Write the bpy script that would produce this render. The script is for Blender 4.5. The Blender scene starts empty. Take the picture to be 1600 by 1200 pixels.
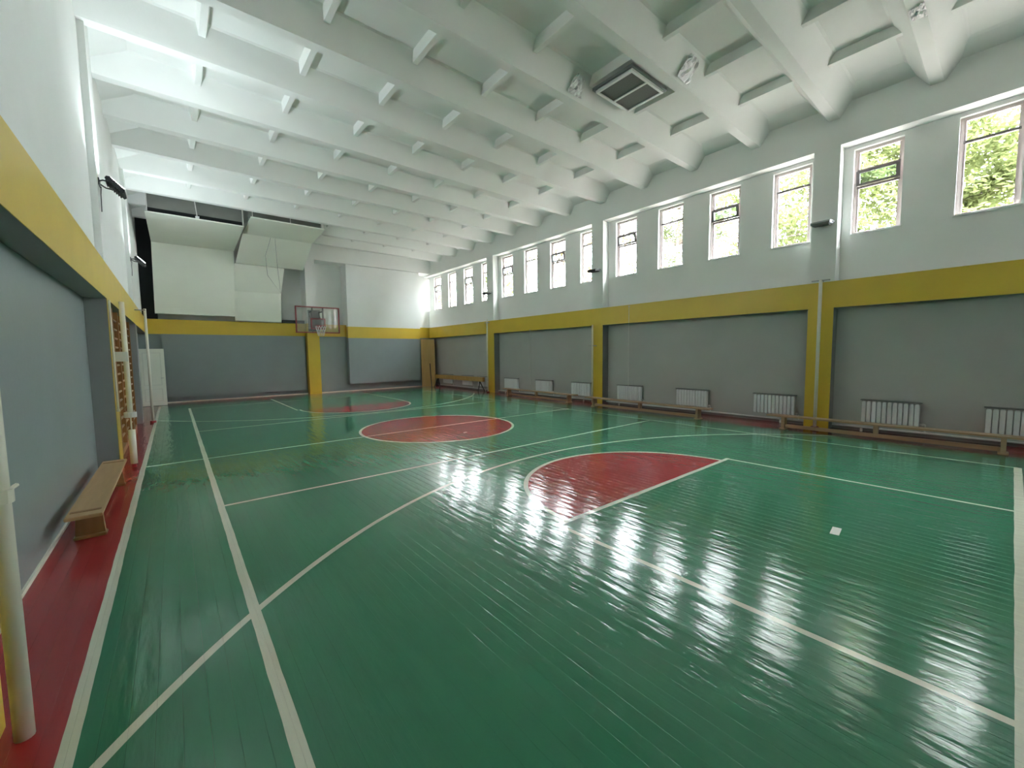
import bpy, bmesh, math, random
from mathutils import Vector, Matrix

random.seed(7)
S = bpy.context.scene
C = S.collection
PI = math.pi

# ------------------------------------------------------------------ camera
YAW, PITCH, ROLL, FPX = 0.68755, -0.07436, -0.01243, 642.52
CAM = Vector((-4.840, -8.681, 1.731))
cy, sy, cp, sp, cr, sr = (math.cos(YAW), math.sin(YAW), math.cos(PITCH), math.sin(PITCH), math.cos(ROLL), math.sin(ROLL))
fw0 = Vector((sy, cy, 0)); rt0 = Vector((cy, -sy, 0)); up0 = Vector((0, 0, 1))
fwd = fw0 * cp + up0 * sp
up1 = -fw0 * sp + up0 * cp
rgt = rt0 * cr + up1 * sr
upv = -rt0 * sr + up1 * cr
cam_d = bpy.data.cameras.new('camera')
cam_d.sensor_width = 36.0
cam_d.lens = FPX / 1600 * 36.0
cam_d.clip_start = 0.02
cam_d.clip_end = 300
cam = bpy.data.objects.new('camera', cam_d)
M = Matrix.Identity(4)
for i in range(3):
    M[i][0] = rgt[i]; M[i][1] = upv[i]; M[i][2] = -fwd[i]; M[i][3] = CAM[i]
cam.matrix_world = M
C.objects.link(cam)
S.camera = cam

# ------------------------------------------------------------------ world, sun, exposure
SKY = 8.0
SUN = 9.0
LAMP_W = 7.2
EXPO = 2.48
w = bpy.data.worlds.new('sky'); S.world = w
w.use_nodes = True
bg = w.node_tree.nodes['Background']
bg.inputs[0].default_value = (0.95, 0.97, 1.04, 1)
bg.inputs[1].default_value = SKY
sun_d = bpy.data.lights.new('sun', 'SUN'); sun_d.energy = SUN; sun_d.angle = 0.01; sun_d.color = (1, .95, .85)
sun = bpy.data.objects.new('sun', sun_d); C.objects.link(sun)
sun.rotation_euler = Vector((-0.12, -0.62, 0.78)).to_track_quat('Z', 'Y').to_euler()
S.view_settings.view_transform = 'Standard'
S.view_settings.look = 'None'
S.view_settings.exposure = EXPO
S.view_settings.gamma = 1.0
S.view_settings.use_curve_mapping = False

# ------------------------------------------------------------------ material helpers
def nmat(name):
    m = bpy.data.materials.new(name); m.use_nodes = True
    nt = m.node_tree
    return m, nt, nt.nodes['Principled BSDF']

def paint(name, col, rough=0.5, spec=0.5, var=0.08, scale=3.0, bump=0.0, bscale=40.0, metal=0.0, coat=0.0):
    """painted / plain surface with gentle procedural tone variation and fine relief"""
    m, nt, b = nmat(name)
    tc = nt.nodes.new('ShaderNodeNewGeometry')
    n = nt.nodes.new('ShaderNodeTexNoise'); n.inputs['Scale'].default_value = scale; n.inputs['Detail'].default_value = 5
    nt.links.new(tc.outputs['Position'], n.inputs['Vector'])
    r = nt.nodes.new('ShaderNodeMix'); r.data_type = 'RGBA'
    r.inputs['A'].default_value = (*[c * (1 - var) for c in col], 1)
    r.inputs['B'].default_value = (*[min(1, c * (1 + var)) for c in col], 1)
    nt.links.new(n.outputs['Fac'], r.inputs['Factor'])
    nt.links.new(r.outputs['Result'], b.inputs['Base Color'])
    b.inputs['Roughness'].default_value = rough
    b.inputs['Specular IOR Level'].default_value = spec
    b.inputs['Metallic'].default_value = metal
    b.inputs['Coat Weight'].default_value = coat
    if bump > 0:
        n2 = nt.nodes.new('ShaderNodeTexNoise'); n2.inputs['Scale'].default_value = bscale; n2.inputs['Detail'].default_value = 3
        nt.links.new(tc.outputs['Position'], n2.inputs['Vector'])
        bp = nt.nodes.new('ShaderNodeBump'); bp.inputs['Strength'].default_value = bump; bp.inputs['Distance'].default_value = 0.01
        nt.links.new(n2.outputs['Fac'], bp.inputs['Height'])
        nt.links.new(bp.outputs['Normal'], b.inputs['Normal'])
    return m

def wood(name, c1, c2, rough=0.45, axis=1, scale=6.0):
    m, nt, b = nmat(name)
    g = nt.nodes.new('ShaderNodeTexCoord')
    mp = nt.nodes.new('ShaderNodeMapping')
    sc = [scale * 4] * 3; sc[axis] = scale * 0.35
    mp.inputs['Scale'].default_value = sc
    nt.links.new(g.outputs['Object'], mp.inputs['Vector'])
    n = nt.nodes.new('ShaderNodeTexNoise'); n.inputs['Scale'].default_value = 1.0; n.inputs['Detail'].default_value = 6
    nt.links.new(mp.outputs['Vector'], n.inputs['Vector'])
    r = nt.nodes.new('ShaderNodeMix'); r.data_type = 'RGBA'
    r.inputs['A'].default_value = (*c1, 1); r.inputs['B'].default_value = (*c2, 1)
    nt.links.new(n.outputs['Fac'], r.inputs['Factor'])
    nt.links.new(r.outputs['Result'], b.inputs['Base Color'])
    b.inputs['Roughness'].default_value = rough
    return m

class N:
    """tiny arithmetic builder for shader math nodes"""
    nt = None
    def __init__(s, sock): s.s = sock
    @staticmethod
    def op(o, *a):
        n = N.nt.nodes.new('ShaderNodeMath'); n.operation = o
        for i, x in enumerate(a):
            if isinstance(x, N): N.nt.links.new(x.s, n.inputs[i])
            else: n.inputs[i].default_value = x
        return N(n.outputs[0])
    def __add__(s, o): return N.op('ADD', s, o)
    def __sub__(s, o): return N.op('SUBTRACT', s, o)
    def __mul__(s, o): return N.op('MULTIPLY', s, o)
    def gt(s, o): return N.op('GREATER_THAN', s, o)
    def lt(s, o): return N.op('LESS_THAN', s, o)
    def mx(s, o): return N.op('MAXIMUM', s, o)
    def mn(s, o): return N.op('MINIMUM', s, o)
    def ab(s): return N.op('ABSOLUTE', s)
    def sq(s): return N.op('SQRT', s)

def floor_material():
    m, nt, b = nmat('painted_floor'); N.nt = nt
    g = nt.nodes.new('ShaderNodeNewGeometry')
    sx = nt.nodes.new('ShaderNodeSeparateXYZ'); nt.links.new(g.outputs['Position'], sx.inputs[0])
    # hand-painted edges: tiny wobble of the coordinates
    nz = nt.nodes.new('ShaderNodeTexNoise'); nz.inputs['Scale'].default_value = 2.2; nz.inputs['Detail'].default_value = 2
    nt.links.new(g.outputs['Position'], nz.inputs['Vector'])
    wob = (N(nz.outputs['Fac']) - 0.5) * 0.014
    X = N(sx.outputs[0]) + wob
    Y = N(sx.outputs[1]) + wob
    def vline(x, y0, y1, wd): return (X - x).ab().lt(wd / 2) * Y.gt(y0) * Y.lt(y1)
    def hline(y, x0, x1, wd): return (Y - y).ab().lt(wd / 2) * X.gt(x0) * X.lt(x1)
    def dist(cx, cyy):
        dx = X - cx; dy = Y - cyy
        return (dx * dx + dy * dy).sq()
    XL, XVL, XVR, YA, YAF, YB = -5.299, -4.506, 4.431, -2.922, 3.322, -8.807
    YF, YFF = -5.8465, 5.66
    d0 = dist(0, 0); d1 = dist(0, YF); d2 = dist(0, YFF); d3 = dist(0, -10.048); d4 = dist(0, 9.905)
    inx = X.gt(XL) * X.lt(5.36)
    lines = [vline(XL, -13, 10.45, .062), vline(XVL, YB, 9.0, .066), vline(XVR, YB, 9.0, .05),
             hline(0, XL, XVR + .12, .05), hline(YA, XVL, XVR, .05), hline(YAF, XVL, XVR, .05),
             hline(YB, XL, XVR + .02, .075), hline(9.0, XVL, XVR, .05),
             hline(YF, -1.98, 1.98, .06),
             vline(-1.94, YB, YF, .055), vline(1.94, YB, YF, .05),
             vline(-1.86, 5.75, 10.4, .05), vline(1.84, 5.9, 10.4, .05),
             (d0 - 1.775).ab().lt(.03),
             (d1 - 1.775).ab().lt(.03) * Y.gt(YF),
             (d2 - 1.775).ab().lt(.03) * Y.lt(YFF + .25),
             (d3 - 6.408).ab().lt(.027) * inx, (d4 - 6.408).ab().lt(.027) * inx]
    L = lines[0]
    for q in lines[1:]: L = L.mx(q)
    red = d0.lt(1.775).mx(d1.lt(1.775) * Y.gt(YF)).mx(d2.lt(1.775) * Y.lt(YFF))
    red = red.mx(X.lt(XL)).mx(X.gt(5.32)).mx(Y.gt(10.5))
    # tone variation, worn / overpainted patches and board to board differences
    n1 = nt.nodes.new('ShaderNodeTexNoise'); n1.inputs['Scale'].default_value = 0.7; n1.inputs['Detail'].default_value = 6
    nt.links.new(g.outputs['Position'], n1.inputs['Vector'])
    mp = nt.nodes.new('ShaderNodeMapping'); mp.inputs['Scale'].default_value = (9, .5, 1)
    nt.links.new(g.outputs['Position'], mp.inputs['Vector'])
    n2 = nt.nodes.new('ShaderNodeTexNoise'); n2.inputs['Scale'].default_value = 1.0; n2.inputs['Detail'].default_value = 4
    nt.links.new(mp.outputs['Vector'], n2.inputs['Vector'])
    def mix(fac, a, bb):
        r = nt.nodes.new('ShaderNodeMix'); r.data_type = 'RGBA'
        nt.links.new(fac.s, r.inputs['Factor'])
        for k, v in (('A', a), ('B', bb)):
            if isinstance(v, tuple): r.inputs[k].default_value = (*v, 1)
            else: nt.links.new(v, r.inputs[k])
        return r.outputs['Result']
    f = N(n1.outputs['Fac']) * .6 + N(n2.outputs['Fac']) * .4
    green = mix(f, GREEN_A, GREEN_B)
    redc = mix(f, RED_A, RED_B)
    col = mix(red, green, redc)
    col = mix(L, col, (.72, .74, .60))
    nt.links.new(col, b.inputs['Base Color'])
    # glossy varnish, uneven along the boards
    b.inputs['Roughness'].default_value = .2
    mp3 = nt.nodes.new('ShaderNodeMapping'); mp3.inputs['Scale'].default_value = (12, 2.2, 1)
    nt.links.new(g.outputs['Position'], mp3.inputs['Vector'])
    n3 = nt.nodes.new('ShaderNodeTexNoise'); n3.inputs['Scale'].default_value = 1.0; n3.inputs['Detail'].default_value = 4
    nt.links.new(mp3.outputs['Vector'], n3.inputs['Vector'])
    rr = N(n3.outputs['Fac']) * .15 + .045
    nt.links.new(rr.s, b.inputs['Roughness'])
    b.inputs['Specular IOR Level'].default_value = .43
    bp = nt.nodes.new('ShaderNodeBump'); bp.inputs['Strength'].default_value = .45; bp.inputs['Distance'].default_value = .012
    hh = N(n3.outputs['Fac'])
    nt.links.new(hh.s, bp.inputs['Height']); nt.links.new(bp.outputs['Normal'], b.inputs['Normal'])
    return m

GREEN_A, GREEN_B = (.034, .180, .098), (.058, .255, .142)
RED_A, RED_B = (.31, .026, .028), (.43, .046, .048)

MT = {}
def build_mats():
    MT['white'] = paint('white_limewash', (.84, .86, .83), .8, .2, .04, 1.5, .15, 30)
    MT['ceil'] = paint('ceiling_whitewash', (.86, .88, .85), .75, .25, .04, 2, .12, 25)
    MT['grey_lit'] = paint('grey_paint_lit', (.50, .505, .49), .45, .4, .10, 1.2, .10, 14)  # window wall's grey, raised to make up for missing room light
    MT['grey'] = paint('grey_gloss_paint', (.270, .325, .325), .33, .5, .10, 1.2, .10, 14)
    MT['grey_in'] = paint('grey_reveal_paint', (.26, .275, .27), .5, .4, .08, 2)
    MT['yellow'] = paint('yellow_gloss_paint', (.74, .52, .055), .35, .5, .08, 2, .08, 18)
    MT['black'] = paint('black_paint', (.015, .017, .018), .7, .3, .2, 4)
    MT['cream'] = paint('cream_board', (.80, .83, .73), .75, .25, .05, 1.4, .08, 20)
    MT['cavity_shade'] = paint('cavity_shade_grey', (.20, .21, .19), .85, .2, .12, 3)  # tone of the shaded cavity above the canopies, for added boards
    MT['crease'] = paint('board_batten', (.72, .75, .66), .75, .25, .05, 1.4)
    MT['pipe'] = paint('cream_pipe_paint', (.80, .78, .66), .4, .5, .06, 6)
    MT['whitep'] = paint('white_enamel', (.74, .76, .74), .35, .5, .05, 6)
    MT['rad'] = paint('radiator_enamel', (.86, .90, .91), .3, .5, .03, 6)
    MT['dark'] = paint('dark_metal', (.03, .035, .04), .45, .5, .15, 12)
    MT['lampb'] = paint('floodlight_black', (.02, .023, .028), .4, .5, .15, 12)
    MT['lampg'] = paint('floodlight_grey', (.22, .24, .24), .4, .5, .1, 12)
    MT['lens'] = paint('floodlight_lens', (.5, .52, .5), .15, .6, .02, 9)
    MT['steel'] = paint('zinc_steel', (.42, .43, .42), .4, .5, .1, 20, metal=.7)
    MT['redmetal'] = paint('red_metal_paint', (.26, .035, .035), .4, .5, .1, 10)
    MT['bench'] = wood('bench_varnish', (.42, .25, .105), (.60, .40, .19), .35, 1)
    MT['benchd'] = wood('bench_leg_wood', (.24, .12, .04), (.36, .19, .07), .4, 2)
    MT['benchp'] = wood('bench_pale_wood', (.44, .29, .17), (.60, .43, .28), .45, 1)
    MT['bars'] = wood('wall_bar_wood', (.26, .11, .035), (.42, .2, .07), .35, 2)
    MT['rung'] = wood('rung_wood', (.34, .15, .05), (.48, .24, .09), .3, 1)
    MT['ply'] = wood('plywood_sheet', (.46, .28, .08), (.60, .40, .15), .5, 2, 3)
    MT['wframe'] = paint('window_frame_paint', (.66, .58, .56), .5, .4, .08, 8)
    MT['wbacklit'] = paint('window_bar_backlit', (.26, .23, .23), .5, .4, .08, 8)  # frame colour darkened for backlit transoms; vent sashes share it
    MT['bark'] = paint('tree_bark', (.20, .17, .15), .9, .1, .3, 5, .6, 12)
    MT['grass'] = paint('pale_paving', (.29, .255, .24), .95, .1, .15, 1.5)
    MT['paper'] = paint('paper', (.85, .85, .80), .7, .2, .02, 3)
    MT['net'] = paint('net_cord', (.75, .74, .70), .8, .1, .03, 9)
    MT['cord'] = paint('grey_cord', (.30, .31, .29), .8, .1, .1, 9)
    MT['film'] = paint('plastic_film', (.80, .80, .80), .18, .8, .05, 9, .5, 30)
    MT['asph'] = paint('concrete_slab', (.35, .35, .34), .9, .1, .1, 1)
    MT['floor'] = floor_material()
    # clear glass that lets daylight through
    def glass(name, tint, refl, haze=0.0):
        m, nt, b = nmat(name)
        out = nt.nodes['Material Output']
        t = nt.nodes.new('ShaderNodeBsdfTransparent'); t.inputs[0].default_value = (*tint, 1)
        gl = nt.nodes.new('ShaderNodeBsdfGlossy'); gl.inputs['Roughness'].default_value = .03
        df = nt.nodes.new('ShaderNodeBsdfDiffuse'); df.inputs[0].default_value = (.8, .82, .8, 1)
        lw = nt.nodes.new('ShaderNodeLayerWeight'); lw.inputs[0].default_value = .5; N.nt = nt
        fr_ = N.op('POWER', N(lw.outputs['Facing']), 5.0) * .9 + refl
        mx = nt.nodes.new('ShaderNodeMixShader'); mx2 = nt.nodes.new('ShaderNodeMixShader')
        mx2.inputs[0].default_value = haze
        nt.links.new(fr_.s, mx.inputs[0]); nt.links.new(t.outputs[0], mx.inputs[1]); nt.links.new(gl.outputs[0], mx.inputs[2])
        nt.links.new(mx.outputs[0], mx2.inputs[1]); nt.links.new(df.outputs[0], mx2.inputs[2])
        nt.links.new(mx2.outputs[0], out.inputs[0]); nt.nodes.remove(b)
        return m
    MT['glass'] = glass('window_glass', (.95, .97, .96), .04)
    MT['glassv'] = glass('dusty_vent_glass', (.72, .80, .78), .04, .05)
    MT['acryl'] = glass('scuffed_acrylic', (.86, .86, .82), .04, .10)
    # fine wire mesh of the ceiling vent
    MT['mesh'] = paint('vent_dark_mesh', (.17, .18, .165), .8, .2, .3, 60)
    # leaves: reflect and transmit
    for k, (c, t) in dict(leaf=((.105, .125, .050), (.13, .155, .055)), leaf2=((.095, .115, .06), (.12, .14, .065)), leaf3=((.15, .115, .06), (.19, .145, .06))).items():
        m, nt, b = nmat('foliage_' + k)
        out = nt.nodes['Material Output']
        d = nt.nodes.new('ShaderNodeBsdfDiffuse'); tl = nt.nodes.new('ShaderNodeBsdfTranslucent')
        g = nt.nodes.new('ShaderNodeNewGeometry')
        n = nt.nodes.new('ShaderNodeTexNoise'); n.inputs['Scale'].default_value = 2.0
        nt.links.new(g.outputs['Position'], n.inputs['Vector'])
        for sh, cc in ((d, c), (tl, t)):
            r = nt.nodes.new('ShaderNodeMix'); r.data_type = 'RGBA'
            r.inputs['A'].default_value = (*[v * .55 for v in cc], 1); r.inputs['B'].default_value = (*[min(1, v * 1.45) for v in cc], 1)
            nt.links.new(n.outputs['Fac'], r.inputs['Factor']); nt.links.new(r.outputs['Result'], sh.inputs[0])
        mx = nt.nodes.new('ShaderNodeMixShader'); mx.inputs[0].default_value = .5
        nt.links.new(d.outputs[0], mx.inputs[1]); nt.links.new(tl.outputs[0], mx.inputs[2])
        nt.links.new(mx.outputs[0], out.inputs[0]); nt.nodes.remove(b)
        MT[k] = m
    # lit floodlight lens
    m, nt, b = nmat('lit_floodlight_lens')
    b.inputs['Emission Color'].default_value = (.93, 1, .95, 1); b.inputs['Emission Strength'].default_value = 20
    MT['lit'] = m
build_mats()

# ------------------------------------------------------------------ mesh helpers
def box(bm, x0, x1, y0, y1, z0, z1):
    vs = [bm.verts.new((x, y, z)) for z in (z0, z1) for y in (y0, y1) for x in (x0, x1)]
    for f in ((0, 2, 3, 1), (4, 5, 7, 6), (0, 1, 5, 4), (2, 6, 7, 3), (0, 4, 6, 2), (1, 3, 7, 5)):
        bm.faces.new([vs[i] for i in f])
    return vs

def prism(bm, prof, axis, a, b):
    """closed 2-D profile extruded along axis 'x' (profile y,z), 'y' (profile x,z) or 'z' (profile x,y)"""
    def P(p, t):
        return {'x': (t, p[0], p[1]), 'y': (p[0], t, p[1]), 'z': (p[0], p[1], t)}[axis]
    A = [bm.verts.new(P(p, a)) for p in prof]; B = [bm.verts.new(P(p, b)) for p in prof]
    n = len(prof)
    bm.faces.new(A); bm.faces.new(B[::-1])
    for i in range(n):
        j = (i + 1) % n
        bm.faces.new((A[j], A[i], B[i], B[j]))

def tube(bm, pts, r, n=8, cap=True):
    pts = [Vector(p) for p in pts]
    rs = r if isinstance(r, (list, tuple)) else [r] * len(pts)
    rings = []
    for i, p in enumerate(pts):
        d = (pts[min(i + 1, len(pts) - 1)] - pts[max(i - 1, 0)]).normalized()
        u = d.orthogonal().normalized() if i == 0 else (u - d * u.dot(d)).normalized()
        v = d.cross(u)
        rings.append([bm.verts.new(p + (u * math.cos(t) + v * math.sin(t)) * rs[i]) for t in [2 * PI * k / n for k in range(n)]])
    for a, b in zip(rings, rings[1:]):
        for k in range(n):
            bm.faces.new((a[k], a[(k + 1) % n], b[(k + 1) % n], b[k]))
    if cap:
        bm.faces.new(rings[0][::-1]); bm.faces.new(rings[-1])

def mesh(name, bm, mat, smooth=False):
    bmesh.ops.recalc_face_normals(bm, faces=bm.faces)
    me = bpy.data.meshes.new(name); bm.to_mesh(me); bm.free()
    for mm in (mat if isinstance(mat, (list, tuple)) else [mat]): me.materials.append(MT[mm])
    if smooth:
        for p in me.polygons: p.use_smooth = True
    return me

def link(name, me, parent=None, loc=(0, 0, 0), rot=(0, 0, 0)):
    o = bpy.data.objects.new(name, me); C.objects.link(o)
    o.parent = parent; o.location = loc; o.rotation_euler = rot
    return o

def obj(name, bm, mat, parent=None, loc=(0, 0, 0), rot=(0, 0, 0), smooth=False):
    return link(name, mesh(name, bm, mat, smooth), parent, loc, rot)

def boxo(name, b, mat, parent=None, bev=0.0):
    bm = bmesh.new(); box(bm, *b)
    if bev: bmesh.ops.bevel(bm, geom=list(bm.edges), offset=bev, segments=2, affect='EDGES')
    return obj(name, bm, mat, parent)

def tag(o, label, cat=None, group=None, kind=None):
    o['label'] = label
    if cat: o['category'] = cat
    if group: o['group'] = group
    if kind: o['kind'] = kind
    return o

def thing(name, label, cat, loc=(0, 0, 0), rz=0.0, group=None):
    o = bpy.data.objects.new(name, None); C.objects.link(o)
    o.empty_display_size = .2
    o.location = loc; o.rotation_euler = (0, 0, rz)
    return tag(o, label, cat, group)

def dup(root, loc, rz, label):
    r = root.copy(); C.objects.link(r); r.location = loc; r.rotation_euler = (0, 0, rz); r['label'] = label
    for ch in list(root.children):
        c = ch.copy(); C.objects.link(c); c.parent = r
        for g in list(ch.children):
            e = g.copy(); C.objects.link(e); e.parent = c
    return r

def struct(o, label, cat): return tag(o, label, cat, None, 'structure')

# ------------------------------------------------------------------ room sizes
XR, XRR = 6.10, 6.40          # right pilaster front / recessed wall
XLF, XLU, XLR = -5.55, -5.63, -5.80   # left pilaster front / upper wall / recessed lower wall
Y0, Y1 = -12.1, 11.75
ZB0, ZB1 = 2.62, 3.18         # yellow band
ZC, ZRIB, ZBEAM = 6.90, 6.75, 6.50
PIL = [-11.97, -5.97, 0.15, 6.08]     # pilaster centres along the room
PW = 0.23
WY = [b + o for b in (9.0, 3.0, -3.0, -9.0) for o in (2.25, .75, -.75, -2.25)]
WZ0, WZ1, WHW = 4.16, 5.88, .385

# ------------------------------------------------------------------ floor
fl = boxo('floor', (-6.2, 6.8, Y0 - .3, Y1 + .95, -.25, -.021), 'asph')
struct(fl, 'green painted plank gym floor with red borders and white court lines', 'floor')
PWD = .1
pl_mesh = []
for v in range(5):
    bm = bmesh.new()
    h = PWD / 2 - .0003
    camber = [.0002, -.0002, .0003, -.0001, .0001][v]
    prof = [(-h, -.02), (-h, -.0003), (-h + .0012, -.0001), (-h * .5, camber * .75), (0, camber), (h * .5, camber * .75), (h - .0012, -.0001), (h, -.0003), (h, -.02)]
    prism(bm, prof, 'y', Y0, Y1)
    me = mesh('plank', bm, 'floor')
    pl_mesh.append(me)
x = XLR - .05; k = 0
rnd = random.Random(3)
while x < XRR + .05:
    o = link('plank', pl_mesh[rnd.randrange(5)], fl, (x, 0, 0), (0, rnd.gauss(0, .0008), 0))
    x += PWD; k += 1

# ------------------------------------------------------------------ ceiling: slab, tapered beams, cross ribs
ce = boxo('ceiling', (-6.4, 7.0, Y0 - .4, Y1 + .95, ZC, ZC + .35), 'ceil')
struct(ce, 'white ribbed concrete ceiling with deep tapered beams', 'ceiling')
bm = bmesh.new()
prof = [(-.42, ZC + .01), (-.36, ZC - .02), (-.33, ZC - .06), (-.115, ZBEAM + .03), (-.09, ZBEAM), (.09, ZBEAM), (.115, ZBEAM + .03), (.33, ZC - .06), (.36, ZC - .02), (.42, ZC + .01)]
prism(bm, prof, 'x', XLU - .02, XR + .02)
bmesh_beam = mesh('beam', bm, 'ceil')
bm = bmesh.new()
prism(bm, [(-.085, ZC + .01), (-.045, ZRIB), (.045, ZRIB), (.085, ZC + .01)], 'y', -.62, .62)
rib_mesh = mesh('cross_rib', bm, 'ceil')
bm = bmesh.new()
prism(bm, [(XLU - .02, ZC + .01), (-5.12, ZC + .01), (-5.2, ZC - .03), (XLU - .02, ZBEAM + .17)], 'y', -.62, .62)
hl_mesh = mesh('end_haunch', bm, 'ceil')
bm = bmesh.new()
prism(bm, [(XR + .02, ZC + .01), (5.62, ZC + .01), (5.75, ZC - .015), (XR + .02, ZC - .14)], 'y', -.62, .62)
hr_mesh = mesh('end_haunch', bm, 'ceil')
for k in range(-8, 8):
    yb = 1.5 * k - .07
    link('beam', bmesh_beam, ce, (0, yb, 0))
    if k < 7:
        for q in range(7):
            link('cross_rib', rib_mesh, ce, (-4.2 + 1.444 * q, yb + .75, 0))
        link('end_haunch', hl_mesh, ce, (0, yb + .75, 0)); link('end_haunch', hr_mesh, ce, (0, yb + .75, 0))

# ------------------------------------------------------------------ right wall
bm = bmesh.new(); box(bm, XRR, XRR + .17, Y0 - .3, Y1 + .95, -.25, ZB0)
wr = obj('wall_right', bm, 'grey_lit')
struct(wr, 'long right wall, grey below a yellow band and white with tall windows above', 'wall')
bm = bmesh.new()
box(bm, XRR, XRR + .17, Y0 - .3, Y1 + .95, ZB0, WZ0)
box(bm, XRR, XRR + .17, Y0 - .3, Y1 + .95, WZ1, ZC)
ys = sorted(WY); edges = [Y0 - .3] + [e for yy in ys for e in (yy - WHW, yy + WHW)] + [Y1 + .4]
for i in range(0, len(edges), 2): box(bm, XRR, XRR + .17, edges[i], edges[i + 1], WZ0, WZ1)
obj('upper_wall', bm, 'white', wr)
boxo('fascia', (XR, XRR - .001, Y0 - .3, Y1 + .95, 5.96, ZC), 'white', wr)
boxo('band_core', (XR + .006, XRR - .001, Y0, Y1, ZB0 + .001, ZB1 - .004), 'grey_in', wr)
boxo('yellow_band', (XR, XR + .006, Y0, Y1, ZB0, ZB1), 'yellow', wr)
boxo('band_ledge', (XR, XRR - .001, Y0, Y1, ZB1 - .004, ZB1 + .001), 'white', wr)
for i, yy in enumerate(PIL):
    boxo('pilaster', (XR + .006, XRR - .001, yy - PW, yy + PW, 0, ZB0), 'grey_in', wr)
    boxo('pilaster_face', (XR, XR + .006, yy - PW, yy + PW, 0, ZB0), 'yellow', wr)
    boxo('upper_pilaster', (XR, XRR - .001, yy - PW, yy + PW, ZB1 + .001, 5.96), 'white', wr)
boxo('skirting', (XRR - .018, XRR - .0005, Y0, Y1, 0, .06), 'grey_in', wr)

# windows
frame_bm = bmesh.new()
fx0, fx1 = XRR + .085, XRR + .145
for b in ((-WHW, -WHW + .05, WZ0, WZ1), (WHW - .05, WHW, WZ0, WZ1), (-WHW + .05, WHW - .05, WZ0, WZ0 + .04), (-WHW + .05, WHW - .05, WZ1 - .06, WZ1)):
    box(frame_bm, fx0, fx1, b[0], b[1], b[2], b[3])
for s in (-1, 1):   # stepped inner stop
    yy = s * (WHW - .065)
    box(frame_bm, fx0 + .02, fx1, yy - .015, yy + .015, WZ0 + .04, WZ1 - .06)
frame_me = mesh('window_frame', frame_bm, 'wframe')
zt = WZ1 - .43; zv = WZ1 - .77
bm = bmesh.new(); box(bm, fx0 + .004, fx1 - .004, -WHW + .05, WHW - .05, zt - .022, zt + .022); tr_me = mesh('transom', bm, 'wbacklit')
bm = bmesh.new(); box(bm, fx0 + .004, fx1 - .004, -WHW + .05, WHW - .05, zv - .022, zv + .022); tr2_me = mesh('transom', bm, 'wbacklit')
def pane_mesh(z0, z1, mat):
    bm = bmesh.new(); box(bm, fx0 + .028, fx0 + .032, -WHW + .05, WHW - .05, z0, z1); return mesh('pane', bm, mat)
p_top = pane_mesh(zt + .022, WZ1 - .06, 'glass')
p_low_full = pane_mesh(WZ0 + .04, zt - .022, 'glass')
p_low = pane_mesh(WZ0 + .04, zv - .022, 'glass')
# hopper vent: hinged at its bottom, tipped a little into the room
vh = zt - zv - .05
bm = bmesh.new()
for b in ((-WHW + .045, -WHW + .105, 0, vh), (WHW - .105, WHW - .045, 0, vh), (-WHW + .105, WHW - .105, 0, .045), (-WHW + .105, WHW - .105, vh - .045, vh)):
    box(bm, -.045, 0, b[0], b[1], b[2], b[3])
vent_me = mesh('vent_sash', bm, 'wbacklit')
bm = bmesh.new(); box(bm, -.025, -.021, -WHW + .105, WHW - .105, .045, vh - .045); ventp_me = mesh('vent_pane', bm, 'glassv')
bm = bmesh.new(); box(bm, XRR - .03, XRR + .085, -WHW - .02, WHW + .02, WZ0 - .03, WZ0 - .0005); sill_me = mesh('window_sill', bm, 'white')
ordw = ['first', 'second', 'third', 'fourth']
bayn = ['in the farthest bay of the right wall', 'in the bay left of the middle pilaster', 'in the bay right of the middle pilaster', 'in the nearest bay of the right wall']
for i, yy in enumerate(WY):
    wob = link('window_%d' % (i + 1), frame_me, None, (0, yy, 0))
    vented = i % 2 == 0
    struct(wob, '%s tall narrow window from the left %s, %s' % (ordw[i % 4], bayn[i // 4], 'with a small vent sash' if vented else 'with one transom bar'), 'window')
    link('transom', tr_me, wob); link('pane', p_top, wob); link('window_sill', sill_me, wob)
    if vented:
        link('transom', tr2_me, wob); link('pane', p_low, wob)
        vs = link('vent_sash', vent_me, wob, (fx0 - .002, 0, zv + .024), (0, -.16, 0))
        link('vent_pane', ventp_me, vs)
    else:
        link('pane', p_low_full, wob)

# ------------------------------------------------------------------ left wall
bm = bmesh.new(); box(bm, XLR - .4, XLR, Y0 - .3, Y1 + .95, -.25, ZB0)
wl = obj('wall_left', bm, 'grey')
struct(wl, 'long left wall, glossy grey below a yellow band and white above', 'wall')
boxo('upper_wall', (XLR - .4, XLU, Y0 - .3, Y1 + .95, ZB1, ZC), 'white', wl)
boxo('band_core', (XLR - .4, XLF - .006, Y0, Y1, ZB0, ZB1), 'grey_in', wl)
boxo('yellow_band', (XLF - .006, XLF, Y0, Y1, ZB0, ZB1), 'yellow', wl)
for yy in PIL:
    boxo('pilaster', (XLR, XLF - .006, yy - PW, yy + PW, 0, ZB0), 'grey_in', wl)
    boxo('pilaster_face', (XLF - .006, XLF, yy - PW, yy + PW, 0, ZB0), 'grey_in' if yy > 5 else 'yellow', wl)
    boxo('upper_pilaster', (XLU, XLF, yy - PW, yy + PW, ZB1, ZBEAM + .15), 'white', wl)
boxo('skirting', (XLR, XLR + .018, Y0, Y1, 0, .035), 'pipe', wl)

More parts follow.
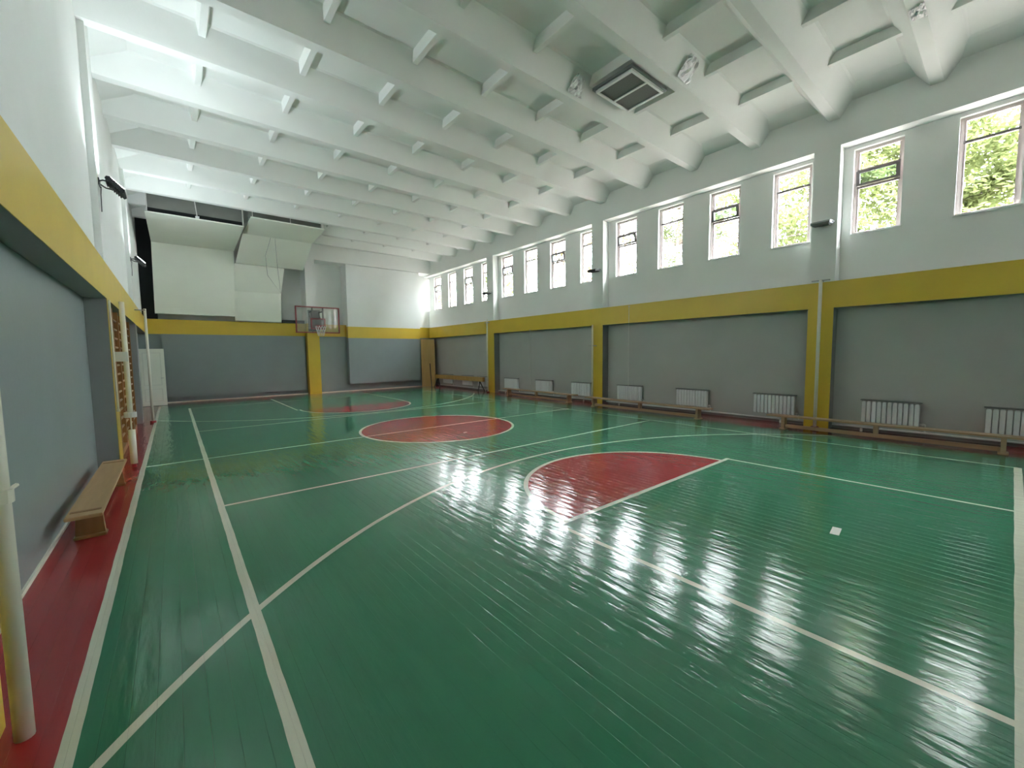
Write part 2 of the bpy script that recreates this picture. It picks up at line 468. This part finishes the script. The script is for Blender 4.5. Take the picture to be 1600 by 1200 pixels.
# ------------------------------------------------------------------ end walls
bm = bmesh.new(); box(bm, -6.2, 6.8, Y1, Y1 + .95, -.25, ZB0)
wb = obj('wall_back', bm, 'grey')
struct(wb, 'far end wall behind the basketball hoop, grey below and white above', 'wall')
boxo('upper_wall', (-6.2, 6.8, Y1 + .5, Y1 + .95, ZB0, ZC), 'white', wb)
boxo('band_ledge', (-6.2, 6.4, Y1 + .3, Y1 + .5, ZB0, ZB1), 'white', wb)
boxo('yellow_band', (-5.6, XR, Y1 - .012, Y1 + .3, ZB0, ZB1), 'yellow', wb)
boxo('grey_panel', (-5.14, -.22, Y1 - .15, Y1 - .001, .2, ZB0 - .001), 'grey', wb, .006)
# big proud block right of the pillar, in three painted tiers
boxo('block_lower', (1.66, 5.38, Y1 - .26, Y1 - .001, .36, 2.56), 'grey', wb, .006)
boxo('block_band', (1.66, 5.40, Y1 - .262, Y1 - .013, 2.562, 3.10), 'yellow', wb, .003)
boxo('block_sill', (1.67, 5.43, Y1 - .26, Y1 - .013, 3.101, 3.184), 'white', wb)
boxo('block_upper', (1.67, 5.43, Y1 - .26, Y1 + .5, 3.185, 6.02), 'white', wb, .006)
boxo('pillar_lower', (-.15, .35, 11.38, Y1 - .001, 0, 2.62), 'yellow', wb, .004)
boxo('pillar_band', (-.15, .35, 11.378, Y1 - .013, 2.621, 3.18), 'yellow', wb, .004)
boxo('pillar_upper', (-.13, .28, 11.39, Y1 + .5, 3.181, ZC), 'white', wb, .004)
boxo('header', (-.9, XR, Y1 - .32, Y1 + .5, 6.03, ZC), 'white', wb)
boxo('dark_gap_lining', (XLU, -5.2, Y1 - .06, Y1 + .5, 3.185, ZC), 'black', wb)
boxo('dark_reveal', (-1.02, -.16, Y1 - .01, Y1 + .3, 3.185, 3.32), 'dark', wb)
boxo('skirting', (-5.6, XR, Y1 - .02, Y1 - .0005, 0, .035), 'pipe', wb)
nw = boxo('wall_near', (-6.2, 6.8, Y0 - .4, Y0, -.25, ZC), 'white')
struct(nw, 'plain near end wall behind the viewer', 'wall')

# outside ground
gr = boxo('ground', (-40, 60, -50, 60, -.6, -.3), 'grass'); struct(gr, 'pale sunlit paving outside the windows', 'ground')

# ------------------------------------------------------------------ hung acoustic canopies on the far wall
def folded(bm, prof, xs, t):
    """prof: list of (y,z); xs: list of (xl,xr) per profile point; thickness t along normal"""
    n = len(prof); F = []; B = []
    for i, (yy, z) in enumerate(prof):
        a = Vector(prof[max(i - 1, 0)]); b = Vector(prof[min(i + 1, n - 1)])
        d = (b - a).normalized(); nn = Vector((-d.y, d.x)) * -t
        F.append([bm.verts.new((xx, yy, z)) for xx in xs[i]]); B.append([bm.verts.new((xx, yy + nn.x, z + nn.y)) for xx in xs[i]])
    for i in range(n - 1):
        bm.faces.new((F[i][0], F[i][1], F[i + 1][1], F[i + 1][0])); bm.faces.new((B[i][1], B[i][0], B[i + 1][0], B[i + 1][1]))
        for s in (0, 1): bm.faces.new((F[i][s], F[i + 1][s], B[i + 1][s], B[i][s]))
    for i in (0, n - 1): bm.faces.new((F[i][0], F[i][1], B[i][1], B[i][0]))

t = thing('acoustic_canopy', 'largest white folded canopy board, hung over the far wall beside the black gap', 'panel', (0, 11.4, 3.35), group='hung canopy boards')
def local(pts, o): return [(p[0] - o[0], p[1] - o[1]) for p in pts]
O1 = (11.4, 3.35)
bm = bmesh.new()
folded(bm, local([(11.4, 3.35), (11.4, 5.92)], O1), [(-5.26, -2.81), (-5.22, -2.73)], -.10)
obj('front_board', bm, 'cream', t)
bm = bmesh.new()
folded(bm, local([(11.4, 5.92), (8.2, 6.145)], O1), [(-5.22, -2.73), (-5.255, -2.715)], .035)
obj('canopy_flap', bm, 'cream', t)
for z in (3.98, 4.62, 5.27):
    boxo('board_seam', (-5.24, -2.79, -.004, .0, z - 3.35 - .006, z - 3.35 + .006), 'crease', t)
bm = bmesh.new(); tube(bm, [(-5.2, 8.23 - 11.4, 6.19 - 3.35), (-5.2, 8.23 - 11.4, ZC - 3.35)], .012, 6); obj('hanger_rope', bm, 'net', t)
bm = bmesh.new(); tube(bm, [(-3.98, 8.23 - 11.4, 6.19 - 3.35), (-4.05, 8.1 - 11.4, ZC - 3.35)], .012, 6); obj('hanger_rope', bm, 'net', t)
bm = bmesh.new(); tube(bm, [(-2.73, 8.23 - 11.4, 6.19 - 3.35), (-2.73, 8.23 - 11.4, ZC - 3.35)], .018, 6); obj('hanger_rope', bm, 'net', t)
boxo('pulley', (-4.03, -3.93, -3.215, -3.13, 2.84, 2.90), 'whitep', t)
boxo('shade_board', (-5.2, -2.75, -3.08, -3.06, 2.87, 3.38), 'cavity_shade', t)  # added board, its dark grey stands for the shade above the flap
boxo('shade_strip', (-5.2, -2.75, -3.095, -3.081, 2.85, 2.97), 'black', t)  # added black strip, the deepest shade along the cavity's foot

t = thing('acoustic_canopy', 'white canopy board in three folds hung between the largest canopy and the basketball hoop', 'panel', (0, 11.6, 3.2), group='hung canopy boards')
O2 = (11.6, 3.2)
bm = bmesh.new()
folded(bm, local([(11.6, 3.2), (11.6, 4.4)], O2), [(-2.80, -1.12), (-2.77, -1.08)], -.06); obj('lower_board', bm, 'cream', t)
bm = bmesh.new()
folded(bm, local([(11.6, 4.4), (11.25, 5.46)], O2), [(-2.77, -1.08), (-2.74, -.97)], -.04); obj('tilted_board', bm, 'cream', t)
bm = bmesh.new()
folded(bm, local([(11.0, 5.42), (9.45, 6.23)], O2), [(-2.72, -.28), (-2.62, -.26)], .035); obj('canopy_slope', bm, 'cream', t)
bm = bmesh.new()
folded(bm, local([(9.45, 6.23), (7.75, 6.38)], O2), [(-2.62, -.26), (-2.56, -.22)], .035); obj('canopy_flap', bm, 'cream', t)
boxo('shade_board', (-2.62, -.3, -3.62, -3.60, 3.21, 3.53), 'cavity_shade', t)  # second added board carrying the cavity's shade in its colour
for xx in (-2.5, -1.35, -.26):
    bm = bmesh.new(); tube(bm, [(xx, 7.85 - 11.6, 6.39 - 3.2), (xx, 7.85 - 11.6, ZC - 3.2)], .013, 6); obj('hanger_rope', bm, 'net', t)
bm = bmesh.new()
tube(bm, [(-1.75, -2.35, 2.98), (-1.95, -2.3, 2.3), (-1.9, -2.2, 1.6), (-1.45, -2.0, .98), (-1.55, -2.2, 1.9), (-1.62, -2.35, 2.97)], .008, 6); obj('looped_cord', bm, 'cord', t)

# ------------------------------------------------------------------ basketball hoop
hx, hy = .155, 10.72
t = thing('basketball_hoop', 'clear basketball backboard with red frame, rim and net on the far pillar', 'hoop', (hx, hy, 2.72))
W2, HH = .90, 1.14
boxo('backboard', (-W2, W2, -.004, .004, 0, HH), 'acryl', t)
bm = bmesh.new()
for b in ((-W2, W2, -.001, .045), (-W2, W2, HH - .045, HH), (-W2, -W2 + .05, .045, HH - .045), (W2 - .05, W2, .045, HH - .045)):
    box(bm, b[0], b[1], -.02, .02, b[2], b[3])
obj('board_frame', bm, 'redmetal', t)
bm = bmesh.new()
for b in ((-.295, .295, .17, .21), (-.295, .295, .60, .64), (-.295, -.255, .21, .60), (.255, .295, .21, .60)):
    box(bm, b[0], b[1], -.012, -.005, b[2], b[3])
obj('target_square', bm, 'redmetal', t)
bm = bmesh.new()
ring = [(.225 * math.cos(a), -.38 + .225 * math.sin(a), .30) for a in [2 * PI * k / 24 for k in range(25)]]
tube(bm, ring, .011, 6, False); obj('rim', bm, 'redmetal', t, smooth=True)
boxo('rim_bracket', (-.09, .09, -.16, -.0125, .23, .31), 'redmetal', t)
bm = bmesh.new()
nn = 12
for k in range(nn):
    for s in (-1, 1):
        pts = []
        for q in range(7):
            u = q / 6; a = 2 * PI * k / nn + s * u * .9; rr = .222 * (1 - u) + .11 * u
            pts.append((rr * math.cos(a), -.38 + rr * math.sin(a), .295 - .42 * u))
        tube(bm, pts, .007, 4, False)
obj('hoop_net', bm, 'net', t)
for s in (-1, 1):
    bm = bmesh.new(); tube(bm, [(s * .22, .02, .95), (s * .2, .72, .95)], .03, 6); obj('support_arm', bm, 'dark', t)
    bm = bmesh.new(); tube(bm, [(s * .22, .04, .22), (s * .2, .68, .22)], .03, 6); obj('support_arm', bm, 'dark', t)
    bm = bmesh.new(); tube(bm, [(s * .21, .05, .22), (s * .21, .66, .95)], .02, 6); obj('brace', bm, 'dark', t)
    boxo('upright', (s * .22 - .03, s * .22 + .03, .021, .06, .05, HH - .05), 'dark', t)
boxo('mount_plate', (-.25, .25, .62, .655, .1, 1.05), 'dark', t)
boxo('motor_box', (-.22, .22, .05, .35, .25, .62), 'dark', t, .01)

# ------------------------------------------------------------------ floodlights
def floodlight(loc, sgn, label, on, body):
    t = thing('floodlight', label, 'lamp', loc, 0, 'wall floodlights')
    # sgn=+1: wall on the -x side, body reaches towards +x; lens faces up
    boxo('wall_plate', (0, sgn * .012, -.09, .09, -.05, .05) if sgn > 0 else (-.012, 0, -.09, .09, -.05, .05), body, t)
    for yy in (-.17, .17):
        bm = bmesh.new(); tube(bm, [(sgn * .012, yy * .5, 0), (sgn * .06, yy * 1.08, -.01), (sgn * .16, yy * 1.08, -.02)], .011, 6)
        obj('bracket', bm, body, t)
    tilt = sgn * (.78 if on else .12)
    bm = bmesh.new()
    prism(bm, [(-.13, 0), (.13, 0), (.135, .035), (.11, .06), (-.11, .06), (-.135, .035)], 'y', -.17, .17)
    hs = obj('housing', bm, body, t, (sgn * .17, 0, -.05), (0, tilt, 0))
    bm = bmesh.new(); box(bm, -.003, .003, -.15, .15, -.025, -.0005); fin = mesh('cooling_fin', bm, body)
    for q in range(7): link('cooling_fin', fin, hs, (-.10 + q * .033, 0, 0))
    bm = bmesh.new(); box(bm, -.1, .1, -.14, .14, .0605, .066)
    obj('lens', bm, 'lit' if on else 'lens', hs)
    if on: bm = bmesh.new(); tube(bm, [(sgn * .02, .02, -.05), (sgn * .012, .02, -.16), (sgn * .006, .02, -.42)], .006, 6); obj('cable', bm, 'lampb', t)
    if on:
        ld = bpy.data.lights.new('floodlight_beam', 'AREA'); ld.shape = 'RECTANGLE'; ld.size = .2; ld.size_y = .28
        ld.energy = LAMP_W; ld.color = (.84, .95, 1.06)
        lo = bpy.data.objects.new('floodlight_beam', ld); C.objects.link(lo); lo.parent = hs
        lo.location = (0, 0, .07); lo.rotation_euler = (PI, 0, 0)
    return t
floodlight((XLF, .15, 4.36), 1, 'black lit floodlight on the windowless wall above the thick white post', True, 'lampb')
floodlight((XLF, 6.08, 4.30), 1, 'small lit floodlight on the windowless wall beside the black gap', True, 'lampb')
floodlight((XR, -5.97, 4.42), -1, 'grey unlit floodlight above the nearest slim post of the window wall', False, 'lampg')
floodlight((XR, .15, 4.42), -1, 'dark unlit floodlight on the middle pilaster between window bays', False, 'lampb')
floodlight((XR, 6.08, 4.40), -1, 'smallest dark unlit floodlight, on the farthest pilaster of the window wall', False, 'lampb')

# ------------------------------------------------------------------ ceiling vent grille
t = thing('ceiling_vent', 'square ceiling vent grille with two dark mesh panes between the beams', 'vent', (2.07, -3.86, 6.60))
bm = bmesh.new()
for b in ((-.5, .5, -.40, -.355), (-.5, .5, .355, .40), (-.5, -.455, -.355, .355), (.455, .5, -.355, .355)): box(bm, b[0], b[1], b[2], b[3], -.02, .02)
obj('vent_frame', bm, 'whitep', t)
boxo('centre_bar', (-.02, .02, -.355, .355, -.018, .018), 'whitep', t)
for s in (-1, 1): boxo('mesh_pane', (min(s * .02, s * .455), max(s * .02, s * .455), -.355, .355, 0, .006), 'mesh', t)
bm = bmesh.new()
for s in (-1, 1):
    box(bm, s * .53 - .02, s * .53 + .02, -.44, .44, .021, .07); box(bm, -.51, .51, s * .42 - .02, s * .42 + .02, .021, .07)
obj('duct_box', bm, 'lampg', t)

# crumpled film patches stuck on the near faces of beams
def film(loc, sz, label, seed, flat=False):
    r = random.Random(seed); bm = bmesh.new(); n = 8; g = {}
    for i in range(n + 1):
        for j in range(n + 1):
            u, v = i / n - .5, j / n - .5
            e = abs(r.gauss(0, .014))
            g[i, j] = bm.verts.new((u * sz[0] * (1 - .4 * v) + r.gauss(0, .008), v * sz[1] if flat else -.73 * v * sz[1] - e, (-e if flat else v * sz[1] - e * .7)))
    for i in range(n):
        for j in range(n): bm.faces.new((g[i, j], g[i + 1, j], g[i + 1, j + 1], g[i, j + 1]))
    o = obj('plastic_film', bm, 'film', None, loc)
    sm = o.modifiers.new('thickness', 'SOLIDIFY'); sm.thickness = .002
    tag(o, label, 'plastic film', 'film scraps on the ceiling beams')
film((1.22, -3.315, 6.665), (.30, .26), 'crumpled white film on the beam beside the ceiling vent, towards the lit floodlights', 1)
film((2.42, -4.815, 6.665), (.34, .30), 'largest crumpled glossy film, on the beam beyond the vent towards the windows', 2)
film((3.62, -7.585, 6.495), (.34, .16), 'crumpled film under the beam end nearest the viewer, near the window wall', 3, True)

# ------------------------------------------------------------------ radiators and heating pipe
sec_bm = bmesh.new()
prism(sec_bm, [(-.031, -.045), (.031, -.045), (.035, -.03), (.036, .04), (-.036, .04), (-.035, -.03)], 'z', 0, .44)
bmesh.ops.bevel(sec_bm, geom=[e for e in sec_bm.edges if abs(e.verts[0].co.z - e.verts[1].co.z) < 1e-4], offset=.012, segments=2, affect='EDGES')
# profile is (x=along wall, y=depth); rotate so that along-wall is y
bmesh.ops.rotate(sec_bm, verts=sec_bm.verts, cent=(0, 0, 0), matrix=Matrix.Rotation(-PI / 2, 3, 'Z'))
sec_me = mesh('section', sec_bm, 'rad')
bm = bmesh.new(); box(bm, -.05, .05, -.46, .46, .455, .475); shelf_me = mesh('top_guard', bm, 'lampg')
bm = bmesh.new()
tube(bm, [(0, -.44, .05), (0, -.52, .05), (0, -.52, -.092)], .013, 6); valve_me = mesh('feed_pipe', bm, 'whitep')
bm = bmesh.new(); tube(bm, [(0, -.49, .05), (-.05, -.49, .05)], .022, 8); knob_me = mesh('valve', bm, 'whitep')
radlab = ['white sectional radiator nearest the viewer, behind the end of the nearest bench',
          'white sectional radiator right of the nearest yellow pilaster',
          'white sectional radiator just left of the nearest yellow pilaster',
          'white sectional radiator in the middle of the bay between near and middle pilasters',
          'white sectional radiator just right of the middle yellow pilaster',
          'white sectional radiator just left of the middle yellow pilaster',
          'white sectional radiator in the middle of the bay left of the middle pilaster',
          'white sectional radiator just right of the farthest pilaster',
          'small far radiator just left of the farthest pilaster',
          'small far radiator under the middle of the raised wooden beam',
          'small far radiator at the corner beside the plywood sheet']
ry = [-8.86, -7.15, -5.07, -3.03, -.99, 1.01, 2.91, 4.92, 6.94, 8.32, 10.2]
root = None
for i, yy in enumerate(ry):
    loc = (XRR - .10, yy, .205)
    if root is None:
        root = thing('radiator', radlab[i], 'radiator', loc, 0, 'radiators along the right wall')
        for q in range(11): link('section', sec_me, root, (0, -.4 + q * .08, 0))
        link('top_guard', shelf_me, root); link('feed_pipe', valve_me, root); link('valve', knob_me, root)
        for s in (-.3, .3): boxo('wall_hook', (.041, .0995, s - .015, s + .015, .36, .39), 'steel', root)
    else:
        dup(root, loc, 0, radlab[i])
t = thing('heating_pipe', 'white heating pipe running along the foot of the window wall under the radiators', 'pipe', (XRR - .10, 0, .09))
bm = bmesh.new()
segs = [(-11.7, -6.22), (-5.72, -.1), (.4, 5.83), (6.33, 11.6)]
for a, b in segs: tube(bm, [(0, a, 0), (0, b, 0)], .02, 8)
obj('pipe_run', bm, 'whitep', t, smooth=True)
for a, b in segs:
    for yy in (a + .5, b - .5):
        boxo('pipe_foot', (-.015, .015, yy - .02, yy + .02, -.09, -.0201), 'whitep', t)

# ------------------------------------------------------------------ benches
def bench(name, label, length, wood_top, wood_leg, nlegs, loc, rz, group, rail=True, wid=.24, h=.30):
    t = thing(name, label, 'bench', loc, rz, group)
    L2 = length / 2
    boxo('seat_plank', (-wid / 2, wid / 2, -L2, L2, h - .032, h), wood_top, t, .005)
    ends = [-L2 + .32, L2 - .32] if nlegs == 2 else [-L2 + .32, .02, L2 - .32]
    for i, yy in enumerate(ends):
        mid = nlegs == 3 and i == 1
        bm = bmesh.new()
        if mid: box(bm, -.05, .05, yy - .035, yy + .035, .105, h - .033)
        else: prism(bm, [(-wid * .42, .03), (wid * .42, .03), (wid * .36, h - .033), (-wid * .36, h - .033)], 'y', yy - .03, yy + .03)
        obj('leg', bm, wood_leg, t)
        if not mid:
            boxo('foot', (-wid * .46, wid * .46, yy - .06, yy + .06, 0, .0295), wood_leg, t, .006)
    if rail: boxo('rail', (-.03, .03, ends[0] + .031, ends[-1] - .031, .035, .104), wood_top, t, .006)
    for s in (-1, 1): boxo('end_batten', (-wid / 2 + .02, wid / 2 - .02, s * (L2 - .16) - .025, s * (L2 - .16) + .025, h + .0005, h + .004), wood_leg, t)
    return t
bench('gym_bench', 'short varnished wooden bench against the windowless wall on the red border', 2.66, 'bench', 'benchd', 2, (-5.555, -2.03, 0), 0, 'gym benches', True, .25, .30)
bench('gym_bench', 'long pale wooden bench crossing in front of the nearest yellow pilaster of the window wall', 3.75, 'benchp', 'benchp', 3, (5.50, -7.1, 0), math.radians(.6), 'gym benches')
bench('gym_bench', 'long pale wooden bench with its far end at the middle yellow pilaster', 4.05, 'benchp', 'benchp', 3, (5.46, -1.95, 0), math.radians(-1.2), 'gym benches')
bench('gym_bench', 'long pale wooden bench between the middle and the farthest yellow pilasters of the window wall', 4.0, 'benchp', 'benchp', 3, (5.72, 2.72, 0), math.radians(-.8), 'gym benches')
# raised beam in the far corner
t = thing('balance_beam', 'long raised wooden beam on splayed legs beside the plywood sheet', 'balance beam', (6.0, 8.75, 0))
boxo('beam_top', (-.07, .07, -2.2, 2.2, .46, .66), 'ply', t, .01)
for yy in (-1.9, 1.95):
    for s in (-1, 1):
        bm = bmesh.new(); tube(bm, [(0, yy, .46), (s * .18, yy + .12 * (1 if yy > 0 else -1), 0)], .022, 6); obj('leg', bm, 'dark', t)
# plywood sheet and black stick
ply = boxo('plywood_sheet', (-.36, .36, -.008, .008, 0, 2.54), 'ply')
ply.location = (5.72, 11.22, .005); ply.rotation_euler = (math.radians(-3), 0, math.radians(-24)); tag(ply, 'tall tan plywood sheet leaning in the far corner by the window wall', 'plywood')
bm = bmesh.new(); tube(bm, [(0, 0, 0), (.03, .2, 1.25)], .022, 8); st = obj('black_stick', bm, 'dark', None, (5.62, 10.72, 0))
tag(st, 'thin black stick leaning on the plywood sheet', 'stick')

# ------------------------------------------------------------------ posts along the walls
def post(label, loc, h, r, sgn, bracket_z, span):
    t = thing('wall_post', label, 'post', loc, 0, 'slim posts along the walls')
    bm = bmesh.new(); tube(bm, [(0, 0, .05), (0, 0, h)], r, 10); obj('tube', bm, 'pipe', t, smooth=True)
    bm = bmesh.new(); tube(bm, [(0, 0, 0), (0, 0, .05)], r * 2.2, 10); obj('foot', bm, 'redmetal', t)
    bm = bmesh.new(); box(bm, min(0, sgn * span), max(0, sgn * span), -.02, .02, bracket_z - .012, bracket_z + .012)
    box(bm, -.02, .02, -.16, .16, bracket_z - .012, bracket_z + .012)
    obj('wall_bracket', bm, 'steel', t)
    return t
post('slim cream post before the nearest yellow pilaster of the window wall', (5.95, -5.99, 0), 3.22, .034, 1, 3.20, .145)
post('slim cream post before the middle yellow pilaster of the window wall', (5.98, .24, 0), 2.64, .026, 1, 1.95, .115)
post('slim cream post before the farthest yellow pilaster of the window wall', (5.96, 6.16, 0), 3.24, .03, 1, 3.1, .135)
post('slim white post standing in front of the open white door', (-5.345, 5.88, 0), 3.02, .03, -1, 2.98, .20)

# thick near post with hook
t = thing('wall_post', 'thick cream post with a small hook, nearest the viewer, before the short varnished bench', 'post', (-5.465, -5.88, 0), 0, 'thick posts on the left pilasters')
bm = bmesh.new(); tube(bm, [(0, 0, 0), (0, 0, 2.6)], .034, 12); obj('tube', bm, 'pipe', t, smooth=True)
bm = bmesh.new(); tube(bm, [(0, 0, 1.1), (0, 0, 1.16)], .044, 12); obj('collar', bm, 'pipe', t)
bm = bmesh.new(); tube(bm, [(0, .05, 1.13), (.02, .16, 1.14)], .01, 6); obj('hook', bm, 'pipe', t)
boxo('wall_clamp', (-.084, -.035, -.03, .03, 2.2, 2.24), 'steel', t)

# sleeved post beside the middle left pilaster
t = thing('wall_post', 'thick white post with collar, plate and lower sleeve beside the wall bars', 'post', (-5.41, .12, 0), 0, 'thick posts on the left pilasters')
bm = bmesh.new(); tube(bm, [(0, 0, .83), (0, 0, 2.6)], .034, 12); obj('tube', bm, 'pipe', t, smooth=True)
bm = bmesh.new(); tube(bm, [(0, 0, .06), (0, 0, .60)], .045, 12); obj('sleeve', bm, 'pipe', t, smooth=True)
bm = bmesh.new(); tube(bm, [(0, 0, .6), (0, 0, .83)], .010, 8); obj('screw_rod', bm, 'pipe', t)
bm = bmesh.new(); tube(bm, [(0, 0, .80), (0, 0, .88)], .078, 12); obj('collar', bm, 'whitep', t)
bm = bmesh.new(); tube(bm, [(0, 0, 0), (0, 0, .06)], .03, 10); obj('foot', bm, 'redmetal', t)
boxo('plate', (-.133, .03, -.055, -.04, 1.68, 1.83), 'whitep', t)
# thin pipe on the pilaster face
bm = bmesh.new(); tube(bm, [(0, 0, .95), (0, 0, 2.6)], .014, 8); tube(bm, [(0, 0, .92), (0, 0, .96)], .024, 8)
tp = obj('thin_pipe', bm, 'pipe', None, (XLF + .02, -.06, 0), smooth=True); tag(tp, 'thin cream pipe on the yellow pilaster of the windowless wall', 'pipe')

# ------------------------------------------------------------------ wall bars on the left wall
ladder = None
lab = ['brown wooden wall bars right behind the thick white post', 'second set of brown wall bars counted from the thick white post',
       'third set of brown wall bars counted from the thick white post', 'fourth set of brown wall bars counted from the thick white post',
       'last set of brown wall bars, nearest the open door']
for i in range(5):
    loc = (XLR + .11, .86 + i * .92, .1)
    if ladder is None:
        ladder = thing('wall_bars', lab[0], 'wall bars', loc, 0, 'wall bars on the left wall')
        bm = bmesh.new(); box(bm, -.045, .075, -.018, .018, 0, 2.5); up_me = mesh('upright', bm, 'bars')
        bm = bmesh.new(); tube(bm, [(.04, -.405, 0), (.04, .405, 0)], .019, 8); rg_me = mesh('rung', bm, 'rung', True)
        for yy in (-.424, .424): link('upright', up_me, ladder, (0, yy, 0))
        for q in range(14): link('rung', rg_me, ladder, (0, 0, .18 + q * .165))
        bm = bmesh.new()
        for z in (.3, 2.2): box(bm, -.109, -.0455, -.40, -.30, z, z + .06); box(bm, -.109, -.0455, .30, .40, z, z + .06)
        for z in (.3, 2.2): box(bm, -.06, -.0455, -.405, .405, z, z + .06)
        obj('wall_batten', bm, 'bars', ladder)
        boxo('floor_block', (-.04, .07, -.44, .44, -.1, -.0005), 'benchd', ladder)
    else:
        dup(ladder, loc, 0, lab[i])

# ------------------------------------------------------------------ open door at the far left
dr = boxo('door_1', (0, .70, -.02, .02, .01, 2.05), 'cream', None, .004)
dr.location = (-5.785, 10.80, 0); dr.rotation_euler = (0, 0, math.radians(6))
struct(dr, 'white panelled door standing open at the far end of the left wall', 'door')
for (z0, z1) in ((.16, .62), (.74, 1.92)):
    bm = bmesh.new()
    for b in ((.10, .60, z0, z0 + .025), (.10, .60, z1 - .025, z1), (.10, .125, z0 + .025, z1 - .025), (.575, .60, z0 + .025, z1 - .025)):
        box(bm, b[0], b[1], -.030, -.0205, b[2], b[3])
    obj('panel_moulding', bm, 'crease', dr)
bm = bmesh.new(); tube(bm, [(.64, -.02, 1.0), (.64, -.06, 1.0), (.56, -.06, 1.0)], .009, 6); obj('door_handle', bm, 'steel', dr)

# ------------------------------------------------------------------ small things on the floor
pb = boxo('paper_card', (-.10, .10, -.035, .035, 0, .004), 'paper'); pb.location = (-.055, -7.69, .0022); pb.rotation_euler = (0, 0, math.radians(6))
tag(pb, 'small white card lying on the green floor inside the near key', 'card')
bm = bmesh.new()
for i in range(5): box(bm, -.04 + i * .017, -.028 + i * .017, -.02, .02 + .004 * i, .0012, .006 + .002 * (i % 2))
pc = obj('paper_scrap', bm, 'paper', None, (.044, -1.09, .001)); tag(pc, 'tiny white scrap lying in the red centre circle', 'scrap')

# hanging cords on the right wall
for i, (yy, zt_, zb) in enumerate(((-1.10, 3.15, .7), (3.46, 2.66, .5))):
    bm = bmesh.new(); tube(bm, [(0, 0, 0), (.004, .01, (zb - zt_) * .5), (0, 0, zb - zt_)], .006, 6)
    bmesh.ops.create_cube(bm, size=.03, matrix=Matrix.Translation((0, 0, .0)))
    o = obj('hanging_cord', bm, 'net', None, (XR - .016, yy, zt_ - .02))
    tag(o, ['thin pale cord hanging from the band right of the middle pilaster', 'thin pale cord hanging from the band left of the middle pilaster'][i], 'cord', 'cords on the right wall')

# ------------------------------------------------------------------ trees outside the right windows
def tree(label, loc, hgt, crown_r, nl, lmat, seed, cz=None, trunk_r=.2, ls=1.0):
    r = random.Random(seed)
    t = thing('tree', label, 'tree', loc, 0, 'trees outside the right windows')
    bm = bmesh.new()
    pts = [(0, 0, 0)]; x_ = y_ = 0
    for i in range(1, 7):
        x_ += r.gauss(0, .10); y_ += r.gauss(0, .12); pts.append((x_, y_, hgt * .85 * i / 6))
    tube(bm, pts, [trunk_r * (1 - .12 * i) for i in range(7)], 9)
    obj('trunk', bm, 'bark', t, smooth=True)
    bm = bmesh.new(); tips = []
    for k in range(13):
        i = r.randrange(2, 6); p = Vector(pts[i]); a = r.uniform(0, 2 * PI); ln = crown_r * r.uniform(.5, 1.0)
        q1 = p + Vector((math.cos(a) * ln * .5, math.sin(a) * ln * .5, ln * .35)); q2 = q1 + Vector((math.cos(a + .3) * ln * .5, math.sin(a + .3) * ln * .5, ln * r.uniform(.0, .4)))
        tube(bm, [p, q1, q2], [.06, .04, .015], 6); tips += [q1, q2, (q1 + q2) / 2]
    obj('branches', bm, 'bark', t, smooth=True)
    vs = []; fs = []
    cz = cz or hgt * .62
    for c in range(nl // 60):
        if r.random() < .3: b = r.choice(tips)
        else:
            while True:
                u = Vector((r.uniform(-1, 1), r.uniform(-1, 1), r.uniform(-1, 1)))
                if u.length < 1: break
            b = Vector((u.x * crown_r, u.y * crown_r, cz + u.z * hgt * .36))
        for k in range(60):
            p = b + Vector((r.gauss(0, .30), r.gauss(0, .30), r.gauss(0, .24)))
            s = r.uniform(.07, .13) * ls; d1 = Vector((r.gauss(0, 1), r.gauss(0, 1), r.gauss(0, .6))).normalized(); d2 = d1.orthogonal().normalized()
            n0 = len(vs)
            vs += [p - d1 * s, p + d2 * s * .55, p + d1 * s, p - d2 * s * .55]; fs.append((n0, n0 + 1, n0 + 2, n0 + 3))
    me = bpy.data.meshes.new('foliage'); me.from_pydata([tuple(v) for v in vs], [], fs); me.materials.append(MT[lmat])
    fo = link('foliage', me, t); fo['kind'] = 'stuff'
    return t
Zg = -.3
TREES = [('tall yellow-green tree filling the two windows nearest the viewer', (19.5, -6.0), 15, 3.6, 36000, 'leaf', 11),
         ('leafy tree with a thick pale trunk behind the window next to the grey floodlight', (12.0, -3.75), 11, 2.6, 11000, 'leaf', 12),
         ('sparse tall tree behind the windows between the grey and the middle floodlight', (19.5, 4.6), 15, 3.2, 14000, 'leaf2', 13),
         ('reddish leafy tree just behind the middle floodlight windows', (13.0, 6.6), 11, 2.5, 7000, 'leaf3', 14),
         ('green leafy tree behind the windows between the middle and the farthest floodlight', (13.5, 14.2), 11, 2.7, 7000, 'leaf', 15),
         ('most distant leafy tree, behind the windows by the far corner', (13.0, 22.3), 11, 3.0, 7000, 'leaf3', 16)]
for lb, (tx, ty), hg, crr, nl, lm, sd in TREES:
    tree(lb, (tx, ty, Zg), hg, crr, nl, lm, sd, None, .24, 1.15 if tx > 18 else 1.0)
